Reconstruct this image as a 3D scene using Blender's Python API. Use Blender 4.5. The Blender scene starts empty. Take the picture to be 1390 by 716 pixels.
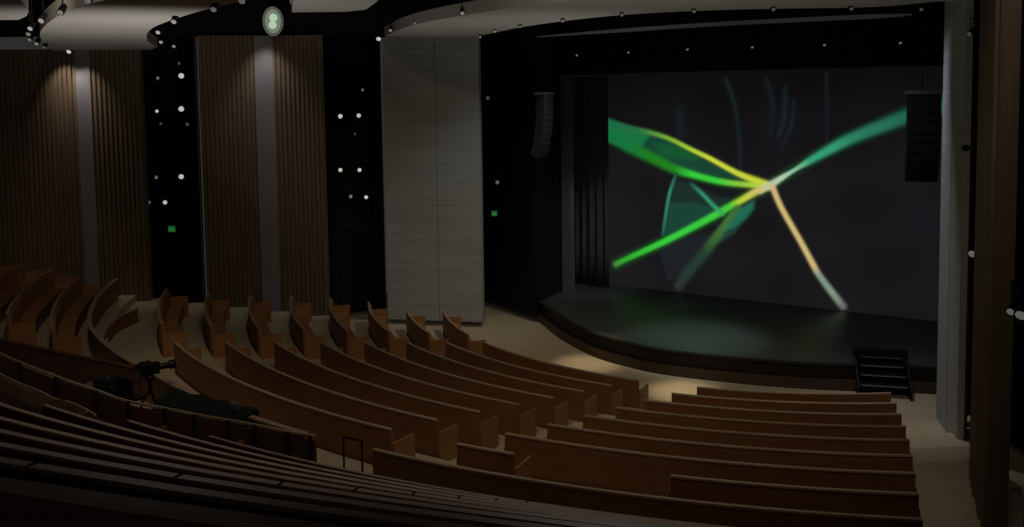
import bpy, bmesh, math, random
from mathutils import Matrix, Vector
random.seed(7)
C = bpy.context.scene.collection
R = math.radians

# ------------------------------------------------------------------ survey of the hall
# camera pose and the hall's plan: everything radiates from one centre CX, CY on the stage
FPX, TH, RO, CYP = 1250.0, 0.0733, -0.0131, 358 - 137.175
S = 1.2                                    # row spacing, m
CX, CY, R1 = 6.6041 * S, 25.9849 * S, 8.641 * S
CAMZ = 0.70 + 5.8265 * S

def ray(x, y):
    u = (x - 695) / FPX; v = -(y - CYP) / FPX
    c, s = math.cos(RO), math.sin(RO); u, v = c*u - s*v, s*u + c*v
    c, s = math.cos(TH), math.sin(TH)
    return (u, c + s*v, -s + c*v)
def at_z(x, y, z):                         # where a sight line meets a level
    d = ray(x, y); t = (z - CAMZ) / d[2]
    return Vector((d[0]*t, d[1]*t, z))
def at_wall(x, y, A, B):                   # where a sight line meets the vertical plane through A, B
    d = ray(x, y); nx, ny = -(B[1]-A[1]), B[0]-A[0]
    t = (nx*A[0] + ny*A[1]) / (nx*d[0] + ny*d[1])
    return Vector((d[0]*t, d[1]*t, CAMZ + d[2]*t))
def at_depth(x, y, Y):
    d = ray(x, y); t = Y / d[1]
    return Vector((d[0]*t, Y, CAMZ + d[2]*t))
def fl(r):                                 # floor level of the lower stalls at radius r
    i = max((r - R1) / S, 0); return S * (0.1531*i + 0.0007*i*i)
def pol(r, a, z=0.0):
    a = R(a); return Vector((CX + r*math.sin(a), CY - r*math.cos(a), z))
def ang(P): return math.degrees(math.atan2(P[0]-CX, -(P[1]-CY)))
def rad(P): return math.hypot(P[0]-CX, P[1]-CY)
Z0 = -.185                                 # front floor level
def row_r(i): return R1 + (i-1)*S

# ------------------------------------------------------------------ materials
def mat(name, col, rough=0.6, col2=None, scale=(1,1,1), nscale=4.0, metal=0.0, bump=0.0, emit=None, es=0.0, spec=0.3):
    m = bpy.data.materials.new(name); m.use_nodes = True
    nt = m.node_tree; b = nt.nodes['Principled BSDF']
    b.inputs['Base Color'].default_value = (*col, 1); b.inputs['Roughness'].default_value = rough
    b.inputs['Metallic'].default_value = metal; b.inputs['Specular IOR Level'].default_value = spec
    if col2:
        tc = nt.nodes.new('ShaderNodeTexCoord'); mp = nt.nodes.new('ShaderNodeMapping')
        mp.inputs['Scale'].default_value = scale
        n = nt.nodes.new('ShaderNodeTexNoise'); n.inputs['Scale'].default_value = nscale; n.inputs['Detail'].default_value = 4
        r = nt.nodes.new('ShaderNodeValToRGB')
        r.color_ramp.elements[0].position = .35; r.color_ramp.elements[1].position = .65
        r.color_ramp.elements[0].color = (*col, 1); r.color_ramp.elements[1].color = (*col2, 1)
        nt.links.new(tc.outputs['Object'], mp.inputs[0]); nt.links.new(mp.outputs[0], n.inputs['Vector'])
        nt.links.new(n.outputs['Fac'], r.inputs[0]); nt.links.new(r.outputs[0], b.inputs['Base Color'])
        if bump:
            bp = nt.nodes.new('ShaderNodeBump'); bp.inputs['Strength'].default_value = bump
            nt.links.new(n.outputs['Fac'], bp.inputs['Height']); nt.links.new(bp.outputs[0], b.inputs['Normal'])
    if emit:
        b.inputs['Emission Color'].default_value = (*emit, 1); b.inputs['Emission Strength'].default_value = es
    return m
M = {
 'pew':    mat('pew_wood', (.25,.108,.042), .5, (.21,.088,.034), (1,1,6), 1.5),
 'cap':    mat('pew_wood_lit_top', (.44,.31,.215), .4, (.38,.26,.175), (1,1,6), 1.5),  # same wood as the pews, overhead light on the tops painted in paler
 'seat':   mat('seat_wood', (.36,.17,.065), .5, (.31,.14,.05), (3,3,3), 2),
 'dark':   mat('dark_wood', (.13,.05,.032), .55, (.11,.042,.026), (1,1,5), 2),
 'floor':  mat('floor_oak', (.54,.44,.29), .5, (.48,.385,.25), (6,1,1), 1.2),
 'floor2': mat('tier_carpet', (.11,.052,.034), .9, (.09,.042,.028), (3,3,3), 3),
 'nose':   mat('step_nosing', (.46,.34,.24), .5, (.40,.30,.21), (3,3,3), 2),
 'rib':    mat('ribbed_oak', (.18,.124,.078), .55, (.145,.10,.062), (6,6,.4), 1.5),
 'strip':  mat('smooth_grey_panel', (.24,.215,.22), .45, (.21,.19,.195), (2,2,.5), 1.5),
 'concrete': mat('board_marked_plaster', (.42,.425,.405), .8, (.35,.352,.33), (.25,.25,6), 1.6, bump=.15),
 'black':  mat('black_paint', (.006,.006,.006), .8),
 'blackm': mat('black_metal', (.012,.012,.014), .45, metal=.2),
 'cloud':  mat('ceiling_plaster', (.50,.48,.455), .85, (.46,.44,.42), (1,1,1), .6),
 'ceil':   mat('ceiling_black', (.007,.006,.006), .9),
 'stage':  mat('stage_floor', (.070,.078,.074), .42, (.055,.062,.060), (1,1,1), .8, spec=.5),
 'apron':  mat('apron_wood', (.085,.052,.036), .5, (.07,.043,.03), (1,1,1), 1.5),
 'aprond': mat('apron_dark', (.022,.016,.014), .6),
 'curtain': mat('black_drape', (.085,.092,.105), .8, (.07,.076,.088), (1,1,.2), 3),
 'pillar': mat('grey_pillar', (.13,.125,.14), .7),
 'trim':   mat('pale_reflector', (.30,.29,.33), .6),
 'steel':  mat('grey_steel', (.20,.20,.22), .4, metal=.5),
 'cloth':  mat('black_cloth', (.007,.012,.011), .85, (.006,.009,.009), (2,2,2), 2),
 'lamp':   mat('lamp_glass', (.8,.85,.78), .3, emit=(.72,.80,.70), es=.55),
 'lampd':  mat('dim_lamp_glass', (.5,.5,.5), .3, emit=(.60,.60,.58), es=.15),
 'lampf':  mat('faint_lamp_glass', (.4,.4,.4), .3, emit=(.60,.60,.58), es=.045),
 'follow': mat('followspot_glass', (.02,.02,.02), .3, emit=(.42,.57,.37), es=1.0),
 'followr': mat('followspot_inner_halo', (.02,.02,.02), .3, emit=(.19,.24,.19), es=.8),  # emission imitates the bright halo close round the lenses
 'follows': mat('followspot_outer_halo', (.02,.02,.02), .4, emit=(.14,.14,.115), es=.5),  # emission imitates the fainter outer halo
 'exit':   mat('exit_green', (.02,.1,.03), .5, emit=(.008,.07,.013), es=1.0),
 'exitp':  mat('exit_pale', (.05,.3,.1), .5, emit=(.02,.125,.03), es=1.0),
 'nosing_grey': mat('grey_nosing', (.30,.29,.34), .5),
 'paper':  mat('white_plastic', (.5,.52,.5), .6),
}

# ------------------------------------------------------------------ mesh helpers
def link(name, verts, faces, m, parent=None, smooth=False):
    me = bpy.data.meshes.new(name); me.from_pydata([tuple(v) for v in verts], [], faces)
    b = bmesh.new(); b.from_mesh(me); bmesh.ops.recalc_face_normals(b, faces=b.faces); b.to_mesh(me); b.free()
    if smooth: me.polygons.foreach_set('use_smooth', [True]*len(me.polygons))
    me.materials.append(M[m] if isinstance(m, str) else m)
    o = bpy.data.objects.new(name, me); C.objects.link(o)
    if parent: 
        o.parent = parent; o.matrix_parent_inverse = parent.matrix_world.inverted()
    return o
class MB:
    def __init__(s): s.v, s.f = [], []
    def add(s, vs, fs):
        n = len(s.v); s.v += [Vector(v) for v in vs]; s.f += [[n+i for i in f] for f in fs]; return s
    def box(s, c, d, rz=0.0, rx=0.0):
        m = Matrix.Translation(c) @ Matrix.Rotation(rz, 4, 'Z') @ Matrix.Rotation(rx, 4, 'X')
        vs = [m @ Vector((sx*d[0]/2, sy*d[1]/2, sz*d[2]/2)) for sx in (-1,1) for sy in (-1,1) for sz in (-1,1)]
        return s.add(vs, [[0,1,3,2],[4,6,7,5],[0,4,5,1],[2,3,7,6],[0,2,6,4],[1,5,7,3]])
    def tube(s, a, b, r, r2=None, n=10):
        a, b = Vector(a), Vector(b); r2 = r if r2 is None else r2
        d = (b-a).normalized(); u = d.orthogonal().normalized(); w = d.cross(u)
        vs = [p + (u*math.cos(t) + w*math.sin(t))*q for p, q in ((a, r), (b, r2)) for t in [2*math.pi*k/n for k in range(n)]]
        return s.add(vs, [[k, (k+1)%n, n+(k+1)%n, n+k] for k in range(n)] + [list(range(n))[::-1], list(range(n, 2*n))])
    def ring(s, ra, rb, a0, a1, z0, z1, step=1.5):         # curved box between two radii
        n = max(2, int(abs(a1-a0)/step)+1); vs = []
        for k in range(n+1):
            a = a0 + (a1-a0)*k/n
            vs += [pol(ra,a,z0), pol(rb,a,z0), pol(rb,a,z1), pol(ra,a,z1)]
        fs = [[0,1,2,3], [4*n+3,4*n+2,4*n+1,4*n]]
        for k in range(n):
            for j in range(4):
                q = 4*k; fs.append([q+j, q+(j+1)%4, q+4+(j+1)%4, q+4+j])
        return s.add(vs, fs)
    def path(s, pts, th, z0, z1, side=0):                  # vertical slab following a plan line; z0,z1 may be callables
        n = len(pts); vs = []
        for k, p in enumerate(pts):
            a = pts[max(k-1,0)]; b = pts[min(k+1,n-1)]
            d = Vector((b[0]-a[0], b[1]-a[1])).normalized(); nn = Vector((-d.y, d.x))
            o0, o1 = (-th/2, th/2) if side == 0 else (0, th*side)
            for o, z in ((o0,z0),(o1,z0),(o1,z1),(o0,z1)):
                zz = z(p) if callable(z) else z
                vs.append((p[0]+nn.x*o, p[1]+nn.y*o, zz))
        fs = [[0,1,2,3], [4*n-1,4*n-2,4*n-3,4*n-4]]
        for k in range(n-1):
            for j in range(4):
                q = 4*k; fs.append([q+j, q+(j+1)%4, q+4+(j+1)%4, q+4+j])
        return s.add(vs, fs)
    def prism(s, pts, z0, z1):
        n = len(pts); vs = [(p[0],p[1],z0) for p in pts] + [(p[0],p[1],z1) for p in pts]
        return s.add(vs, [list(range(n)), list(range(n,2*n))] + [[k,(k+1)%n,n+(k+1)%n,n+k] for k in range(n)])
    def lathe(s, prof, origin, axis, n=16):
        ax = Vector(axis).normalized(); u = ax.orthogonal().normalized(); w = ax.cross(u); o = Vector(origin)
        vs = [o + ax*h + (u*math.cos(t) + w*math.sin(t))*r for r, h in prof for t in [2*math.pi*k/n for k in range(n)]]
        fs = [[j*n+k, j*n+(k+1)%n, (j+1)*n+(k+1)%n, (j+1)*n+k] for j in range(len(prof)-1) for k in range(n)]
        return s.add(vs, fs + [list(range(n))[::-1], list(range((len(prof)-1)*n, len(prof)*n))])
    def build(s, name, m, parent=None, smooth=False): return link(name, s.v, s.f, m, parent, smooth)
def smooth_line(pts, n=8, closed=False):                   # Catmull-Rom
    P = [Vector(p) for p in pts]; N = len(P); out = []
    rng = range(N) if closed else range(N-1)
    for i in rng:
        if closed: p0,p1,p2,p3 = P[i-1],P[i],P[(i+1)%N],P[(i+2)%N]
        else: p0,p1,p2,p3 = P[max(i-1,0)],P[i],P[i+1],P[min(i+2,N-1)]
        for k in range(n):
            t = k/n
            out.append(.5*((2*p1)+(p2-p0)*t+(2*p0-5*p1+4*p2-p3)*t*t+(3*p1-p0-3*p2+p3)*t**3))
    if not closed: out.append(P[-1])
    return out
def thing(name, label, cat, loc=(0,0,0), group=None):
    o = bpy.data.objects.new(name, None); C.objects.link(o); o.location = loc; o.empty_display_size = .2
    o['label'] = label; o['category'] = cat
    if group: o['group'] = group
    o.matrix_world = Matrix.Translation(loc)
    return o
def tag(o, label, cat, group=None):
    o['label'] = label; o['category'] = cat
    if group: o['group'] = group
    return o
def struct(o): o['kind'] = 'structure'; return o

# ------------------------------------------------------------------ camera
cam = bpy.data.objects.new('camera', bpy.data.cameras.new('camera')); C.objects.link(cam)
cr, sr, ct, st = math.cos(RO), math.sin(RO), math.cos(TH), math.sin(TH)
m = Matrix(((cr, -sr, 0, 0), (st*sr, st*cr, -ct, 0), (ct*sr, ct*cr, st, CAMZ), (0,0,0,1)))
cam.matrix_world = m
cam.data.sensor_width = 36; cam.data.lens = FPX/1390*36; cam.data.shift_y = -137.175/1390
cam.data.clip_end = 200
bpy.context.scene.camera = cam

# ------------------------------------------------------------------ hall floor (stepped terraces)
RW = [(7.0, 22), (9.0, 14), (10.8, 9), (12.4, 5.5), (13.3, 4.2), (17.0, -1.6), (19.5, -4.6), (22, -7.5), (26, -10.2), (31, -12.5)]
def a_right(r):                                            # where a row's circle meets the far side wall
    for (ra, aa), (rb, ab) in zip(RW, RW[1:]):
        if r <= rb: return aa + (ab-aa)*(r-ra)/(rb-ra)
    return RW[-1][1]
fb = MB()
fb.prism([(-22,36.5), (-22,5), (15,5), (15,36.5)], -.6, Z0)
for i in range(2, 9):
    fb.ring(row_r(i-1)+.05, row_r(i)+.05, -84, a_right(row_r(i))+3, -.5, fl(row_r(i))+Z0)
fb.ring(row_r(8)+.05, 20.0, -84, a_right(20)+3, -.5, fl(row_r(9))+Z0)
fb.ring(20.0, 21.95, -57, a_right(21)+3, 0, fl(row_r(9)))
FAR = [21.25, 22.2, 23.15, 24.1, 25.05]
for k, r in enumerate(FAR):
    fb.ring(20.0 if k == 0 else FAR[k-1]+.05, r+.05, -83, -57, 0, fl(r)+Z0)
struct(fb.build('floor', 'floor'))
# steep tier: carpeted steps, walkway behind the mixing pit
UR = [22.3 + .95*k for k in range(10)]
UZ = [3.0 + .434*k for k in range(10)]
tb = MB()
tb.ring(21.95, UR[0]-.45, -57, a_right(22)+3, 0, 1.75)
for k in range(10):
    a0 = -36 if k == 0 else -44
    tb.ring((UR[k-1]+.05) if k else UR[0]-.45, UR[k]+.05, a0, a_right(UR[k])+3, 0, UZ[k]-.72)
tb.ring(UR[0]-.45, 24.3, -57, -36, 0, 1.9)
struct(tb.build('floor_tier', 'floor2'))

# ------------------------------------------------------------------ pews
ORD = ['first','second','third','fourth','fifth','sixth','seventh','eighth','ninth','tenth']
def pew(r, a0, a1, ztop, h, label, group, wings=(1,1), wood='pew', bseat=True):
    base = pol(r, (a0+a1)/2, ztop-h)
    t = thing('curved_pew', label, 'pew', base, group)
    z0 = ztop - h
    q, th = (.004, .022) if wood == 'dark' else (.012, .028)
    MB().ring(r-.045, r, a0, a1, z0, ztop-th).build('back_panel', wood, t)
    c = MB().ring(r-.045-q, r+q, a0, a1, ztop-th, ztop)
    c.build('top_cap', 'cap', t)
    if bseat:
        s = MB(); w = abs(a1-a0)*math.pi/180*(r-.3); n = max(2, min(40, int(w/.55)))
        for k in range(n):
            g = .03/(r*math.pi/180)
            b0 = a0 + (a1-a0)*k/n + g; b1 = a0 + (a1-a0)*(k+1)/n - g
            s.ring(r-.52, r-.13, b0, b1, z0+.36, z0+.42, 3)
            s.ring(r-.11, r-.047, b0, b1, z0+.40, ztop-.07, 3)
        s.build('seat', 'seat', t)
        MB().ring(r-.50, r-.46, a0, a1, z0, z0+.355).build('seat_base', 'pew', t)
    g = .03/(r*math.pi/180)*1.3
    for q, a in ((0, a0), (1, a1)):
        if not wings[q]: continue
        sgn = 1 if q else -1
        MB().ring(r-.62, r-.046, a, a+sgn*g, z0, ztop-.26, 1).build('end_panel', 'seat', t)
        
px_mid_r = [(868.7,514.7),(831.6,521.6),(794,530),(751.4,539.2),(704.5,549),(649,559.7),(593.5,569.5),(529,583.2)]
px_mid_l = [(663.5,464.9),(611,467.8),(556,467.8),(497.8,468.8),(439,469.8),(380,471.7),(316,473.7),(249,475.6)]
px_rt_l = [(946,525.6),(912,533.7),(874,545),(834,555),(789,566),(740,578),(682,591)]
px_rt_r = [(1217,538.6),(1222,551),(1226,564),(1231,580),(1234,596.6),(1237,616.2),(1240,639),(1241,662),(1246,695.6)]
px_tip = [(596,420),(545,420),(493,409),(440,405),(389,402),(335,401),(283,397),(230,393)]
for i in range(1, 9):
    r = row_r(i); zt = fl(r)+.70
    A = lambda p: ang(at_z(p[0], p[1], zt))
    tip = max(min(A(px_tip[i-1]), -78), -82)
    o = ORD[i-1]
    pew(r, tip, -64.2, zt, .70-Z0, f'curved wooden pew by the far side wall, {o} row back from the stage', 'pews of the side wall block', )
    al = -58.3 if i < 8 else -58
    pew(r, al, A(px_mid_r[i-1]), zt, .70-Z0, f'long curved wooden pew between the two floor aisles, {o} row back from the stage', 'pews of the middle block')
    if i < 8:
        pew(r, A(px_rt_l[i-1]), A(px_rt_r[i-1]), zt, .70-Z0, f'long wooden pew in front of the stage steps, {o} row back from the stage', 'pews facing the stage steps')
zt = fl(row_r(8))+.70; A = lambda x, y: ang(at_z(x, y, zt))
pew(row_r(8), A(620,602.7), A(697,616), zt, .70-Z0, 'very short wooden pew standing alone at the aisle behind the seven long rows', 'pews facing the stage steps')
pew(row_r(8), A(909.5,647.6), A(1241,662), zt, .70-Z0, 'shortened wooden pew with an open wheelchair space at its aisle side', 'pews facing the stage steps')
zt = 2.2; A = lambda x, y: ang(at_z(x, y, zt))
pew(19.95, A(503.5,611.2), A(1246,695.6), zt, .72-Z0, 'longest wooden pew with a tall plain back, last row before the steep tier', 'pews facing the stage steps')
# rows behind the cross aisle beside the side wall
for k, r in enumerate(FAR):
    tips = (-78.5, -80.5, -81.5, -82, -82)[k]
    pew(r, tips, (-61, -65, -68.5, -70, -71)[k], fl(r)+.72, .72-Z0, f'short curved pew against the side wall behind the cross aisle, {ORD[k]} of its block', 'pews behind the cross aisle', wings=(1,1))
# steep tier
for k in range(9):
    r = UR[k]; zt = UZ[k]
    a0 = (-33.2, -34.3, -35.0, -40, -41, -41, -41, -41, -41)[k]
    al, ar = -20.54, -20.48
    if k == 8: ar += .0
    o = ORD[k]
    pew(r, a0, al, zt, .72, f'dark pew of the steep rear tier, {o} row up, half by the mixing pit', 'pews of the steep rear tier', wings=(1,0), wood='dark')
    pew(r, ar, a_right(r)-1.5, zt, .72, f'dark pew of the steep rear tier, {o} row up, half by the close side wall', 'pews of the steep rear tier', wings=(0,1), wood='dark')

# ------------------------------------------------------------------ parapets round the mixing pit
zp = fl(row_r(9))
t = thing('parapet', 'curved wooden parapet with pale cap in front of the black mixing desk', 'parapet', pol(20,-50,zp))
ptsA = [pol(20.0 + (.4*min(1, max(0, (-a-50)/14))), a) for a in [-34.6 - 1.5*k for k in range(32)]]
MB().path(ptsA, .06, zp, 2.17).build('panel', 'pew', t)
MB().path(ptsA, .11, 2.17, 2.21).build('top_cap', 'cap', t)
t = thing('side_parapet', 'dark low wall closing the mixing pit toward the side wall', 'parapet', pol(21,-58,zp))
ptsD = [pol(*q) for q in ((20.12,-51.2),(20.6,-54.5),(21.35,-58.5),(22.3,-63),(23.2,-67))]
ptsD = smooth_line(ptsD, 5)
MB().path(ptsD, .06, zp-.1, 2.17).build('panel', 'dark', t)
MB().path(ptsD, .10, 2.17, 2.20).build('top_cap', 'dark', t)
rail_px = [(-40,462),(7,483),(50,501),(100,519.6),(131,529.6),(168,543),(228,555),(278,565),(314,571),(353,578),(385,585),(428,592)]
t = thing('pit_railing', 'dark solid railing with thin top rail and posts behind the mixing desk', 'railing', at_z(228,555,1.52))
pr = smooth_line([at_z(x,y,2.36) for x,y in rail_px], 4)
MB().path(pr, .05, 1.55, 2.28).build('panel', 'dark', t)
MB().path(pr, .045, 2.33, 2.37).build('top_rail', 'cap', t)
for x in (30, 79, 134, 178, 228, 267, 313, 349, 394, 424):
    y = None
    for (xa,ya),(xb,yb) in zip(rail_px, rail_px[1:]):
        if xa <= x <= xb: y = ya + (yb-ya)*(x-xa)/(xb-xa)
    P = at_z(x, y, 2.36); d = Vector((CX-P.x, CY-P.y, 0)).normalized()
    P = P - d*.06
    MB().box((P.x, P.y, 1.97), (.05,.05,.80), math.atan2(d.y, d.x)).build('post', 'blackm', t)
# handrail in the gap, at the little steps
t = thing('stair_handrail', 'black two-post handrail hoop standing in the gap at the end of the parapet', 'handrail', at_z(480,634,1.52))
Pa, Pb = at_z(466,594,2.35), at_z(491,599,2.35)
MB().tube((Pa.x,Pa.y,1.52), Pa, .016).build('post', 'blackm', t)
MB().tube((Pb.x,Pb.y,1.52), Pb, .016).build('post', 'blackm', t)
MB().tube(Pa, Pb, .016).build('top_rail', 'blackm', t)
# kerb edging the walkway behind the railing
kb = smooth_line([at_z(x,y,2.0) for x,y in ((-30,492),(0,507),(27,520),(53,530),(73,540),(102,548),(130,563))], 4)
tag(MB().path(kb, .035, 1.7, 2.0).build('walkway_kerb', 'nose'), 'pale nosing strip curving along the walkway behind the pit railing', 'kerb')
# low curved ledge at the cross aisle by the side wall
t = thing('low_ledge', 'low curved ledge with a pale cap at the foot of the ribbed wall', 'ledge', at_z(160,431,1.6))
lp = smooth_line([at_z(x,y,1.75) for x,y in ((136,466),(141,452),(150,440),(161,430),(174,424),(186,419))], 4)
MB().path(lp, .05, 1.4, 1.72).build('panel', 'pew', t)
MB().path(lp, .08, 1.72, 1.75).build('top_cap', 'cap', t)

# ------------------------------------------------------------------ side walls
def zat(A, B, x, y): return at_wall(x, y, A, B).z
def ribbed(name, A, B, ztop, z0, holes=(), pitch=.145, depth=.06):
    """fluted timber wall panel; holes = [(s0,s1)] in metres left smooth for the grey strip"""
    A, B = Vector(A), Vector(B); L = (B-A).length; d = (B-A)/L; nn = Vector((d.y, -d.x))
    prof = []; n = int(L/pitch)
    for k in range(n):
        s = k*pitch
        if any(h0 <= s+pitch/2 <= h1 for h0, h1 in holes):
            prof += [(s, -.02), (s+pitch*.999, -.02)]; continue
        prof += [(s,-.0), (s+.02,-.0), (s+.035,depth), (s+pitch-.035,depth), (s+pitch-.02,-.0)]
    prof.append((L, 0))
    vs = []; fs = []
    for s, o in prof:
        p = A + d*s + nn*o
        vs += [(p.x,p.y,z0), (p.x,p.y,ztop)]
    for k in range(len(prof)-1): fs.append([2*k, 2*k+2, 2*k+3, 2*k+1])
    k = len(prof); b0, b1 = A - nn*.25, B - nn*.25
    vs += [(b0.x,b0.y,z0),(b0.x,b0.y,ztop),(b1.x,b1.y,z0),(b1.x,b1.y,ztop)]
    q = 2*k; fs += [[0,1,q+1,q],[2*k-2,q+2,q+3,2*k-1],[q,q+1,q+3,q+2]]
    o = struct(link(name, vs, fs, 'rib'))
    for j, (h0, h1) in enumerate(holes):
        a, b = A+d*h0, A+d*(h1); mid = (a+b)/2 + nn*.03
        sb = MB().box((mid.x, mid.y, (z0+ztop)/2), (h1-h0, .05, ztop-z0-.02), math.atan2(d.y, d.x)).build('smooth_strip', 'strip', o)
    return o
WA0, WA1 = (-19.2, 28.3), (-11.5, 28.75)                   # ribbed panel next to the tiers
WB0, WB1 = (-10.1, 29.95), (-6.18, 30.5)
WW0, WW1 = (-4.36, 31.4), (-1.07, 30.8)
def s_of(A, B, x):                                         # metres along a wall for a sight column
    P = at_wall(x, 250, A, B); return math.hypot(P.x-A[0], P.y-A[1])
zA = zat(WA0, WA1, 150, 66); zB = zat(WB0, WB1, 360, 48)
ribbed('wall_left_rear', WA0, WA1, zA, 0, [(s_of(WA0,WA1,110), s_of(WA0,WA1,130))])
ribbed('wall_left_front', WB0, WB1, zB, 0, [(s_of(WB0,WB1,351), s_of(WB0,WB1,376))])
zW = zat(WW0, WW1, 585, 51)
Wm = Vector(WW0).lerp(Vector(WW1), .55)
wp = MB()
wp.path([WW0, (Wm.x-.015, Wm.y)], .35, 0, zW, 1); wp.path([(Wm.x+.015, Wm.y), WW1], .35, 0, zW, 1)
wp.path([(Wm.x-.1, Wm.y+.05), (Wm.x+.1, Wm.y+.03)], .25, 0, zW, 1)
struct(wp.build('wall_left_portal', 'concrete'))
# dark lighting slots between the panels
rc = MB()
def slot(a, b, depth, z1=12.5):
    a, b = Vector(a), Vector(b); d = (b-a).normalized(); n = Vector((-d.y, d.x))
    if n.y < 0: n = -n
    rc.path([a - d*.2 + n*depth, b + d*.2 + n*depth], .1, 0, z1)
    rc.path([a + n*.36, a + n*depth], .08, 0, z1); rc.path([b + n*.36, b + n*depth], .08, 0, z1)
slot(WA1, WB0, 1.6); slot(WB1, WW0, 1.6)
rc.path([(-1.05,31.3), (-1.3,34.3)], .1, 0, 12.5)
rc.path([(-1.3,34.3), tuple(at_z(727,438,Z0))[:2]], .1, 0, 12.5)
PB = tuple(at_z(727,438,Z0))[:2]
PIL = tuple(at_z(772,395,.5))[:2]
rc.path([PB, (PIL[0]-.2, PIL[1]+.1)], .1, 0, 12.5)
rc.path([(-22,36), (-22,28.9)], .1, 0, 12.5)
# black soffit above the side walls
rc.path([(-22, 29.2), (-11.5, 29.15), (-10.1, 30.35), (-6.18, 30.95), (-4.36, 31.8), (-1.05, 31.3)], .08, max(zA,zB,zW)-.02, 12.5)
struct(rc.build('wall_left_slots', 'black'))
# far side wall (close to the viewpoint)
RP0, RP1 = Vector((9.86, 21.08)), Vector((9.48, 19.3))
PILX = [RP0, RP0.lerp(RP1,.5)-Vector((.03,0)), RP1]
zR = at_wall(1290, -30, RP0, RP1).z + 1
pb = MB(); pb.path([RP0, RP0.lerp(RP1,.485)], .14, 0, zR, 1); pb.path([RP0.lerp(RP1,.515), RP1], .14, 0, zR, 1)
pb.path([RP0.lerp(RP1,.4)+Vector((.1,0)), RP0.lerp(RP1,.6)+Vector((.1,0))], .3, 0, zR, 1)
struct(pb.build('wall_right_portal', 'concrete'))
wd = Vector((-.40, -.916)).normalized()
Q0 = Vector((8.76, 17.35))
def flipR(name, t0, t1, depth=.06, pitch=.145):
    a, b = Q0+wd*t0, Q0+wd*t1; L = t1-t0; n = int(L/pitch); nn = Vector((-wd.y, wd.x)); nn = -nn if nn.x > 0 else nn
    vs, fs, prof = [], [], []
    for k in range(n):
        s = k*pitch; prof += [(s,0),(s+.02,0),(s+.035,depth),(s+pitch-.035,depth),(s+pitch-.02,0)]
    prof.append((L,0))
    for s, o in prof:
        p = a + wd*s + nn*o; vs += [(p.x,p.y,0),(p.x,p.y,12.4)]
    for k in range(len(prof)-1): fs.append([2*k,2*k+2,2*k+3,2*k+1])
    b0, b1 = a-nn*.25, b-nn*.25; q = len(vs)
    vs += [(b0.x,b0.y,0),(b0.x,b0.y,12.4),(b1.x,b1.y,0),(b1.x,b1.y,12.4)]
    fs += [[0,1,q+1,q],[q-2,q+2,q+3,q-1],[q,q+1,q+3,q+2]]
    return struct(link(name, vs, fs, 'rib'))
flipR('wall_right_front', 1.3, 4.9); flipR('wall_right_rear', 9.6, 15)
rs = MB()
off = Vector((1.3, -.5))
rs.path([RP0 + Vector((.9,.2)), RP1 + off, Q0 + wd*15 + off], .1, 0, 12.5)
rs.path([RP0 + Vector((.4,0)), RP0 + Vector((5.5,2.5))], .1, 0, 12.5)
struct(rs.build('wall_right_slots', 'black'))

# ------------------------------------------------------------------ stage
ZS = .50
apx = [(735,440),(760,460),(800,482),(850,498),(900,509),(1000,521),(1100,529),(1200,533),(1270,536)]
ap = [at_z(x,y,Z0) for x,y in apx]
ap = [Vector((PB[0], PB[1]+.15, 0))] + ap + [Vector((12.2,22.7,0)), Vector((14.5,23.2,0))]
ap = smooth_line(ap, 6)
SB0, SB1 = Vector(at_z(838,388,ZS)[:2]), Vector(at_z(1275,437,ZS)[:2])
sd = (SB1-SB0).normalized(); sn = Vector((-sd.y, sd.x))     # sn points away from the house
if sn.y < 0: sn = -sn
back_l = SB0 - sd*2.6; back_r = SB1 + sd*2.5
def inset(pts, o):
    out = []
    for k, p in enumerate(pts):
        a, b = pts[max(k-1,0)], pts[min(k+1,len(pts)-1)]; d = Vector((b.x-a.x,b.y-a.y)).normalized()
        n = Vector((-d.y, d.x)); out.append(Vector((p.x+n.x*o, p.y+n.y*o)))
    return out
t = thing('stage', 'raised dark stage with a curved wooden apron under the projection backdrop', 'stage', (7.5,27,0))
poly = [(p.x,p.y) for p in inset(ap, .12)] + [tuple(back_r+sn*1.5+sd*1.2), tuple(back_l+sn*1.5)]
MB().prism(poly, ZS-.05, ZS).build('stage_floor', 'stage', t)
MB().path(inset(ap, .16), .10, .10, ZS-.05).build('upper_fascia', 'aprond', t)
MB().path(inset(ap, .06), .12, Z0, .10).build('lower_fascia', 'apron', t)
MB().path(inset(ap, .10), .16, ZS-.05, ZS+.004).build('edge_nosing', 'aprond', t)
# steps up to the stage
t = thing('stage_steps', 'black step unit with grey nosings set against the stage apron', 'steps', at_z(1195,530,0))
F0, F1 = at_z(1162,530,Z0), at_z(1229,531,Z0)
fd = Vector((.968,-.25,0)); fn = Vector((-fd.y, fd.x, 0))
wid = (F1-F0).length; mid = (F0+F1)/2; rz = math.atan2(fd.y, fd.x)
b = MB(); nb = []
for k, yy in enumerate((524, 510, 497, 485)):
    c = mid - fn*(.50-.22*k) + fd*.0; z = at_depth(1195, yy, c.y-.11).z
    b.box((c.x,c.y,z-.02), (wid,.26,.04), rz); b.box((c.x+fn.x*.1,c.y+fn.y*.1,z-.11), (wid-.04,.02,.19), rz)
    nb.append((c - fn*.12, z)); zl = z
b.build('tread', 'blackm', t)
for k, (c, z) in enumerate(nb): MB().box((c.x,c.y,z-.015), (wid*(.88-.03*k),.03,.026), rz).build('nosing', 'nosing_grey' if k < 3 else 'steel', t)
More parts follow.
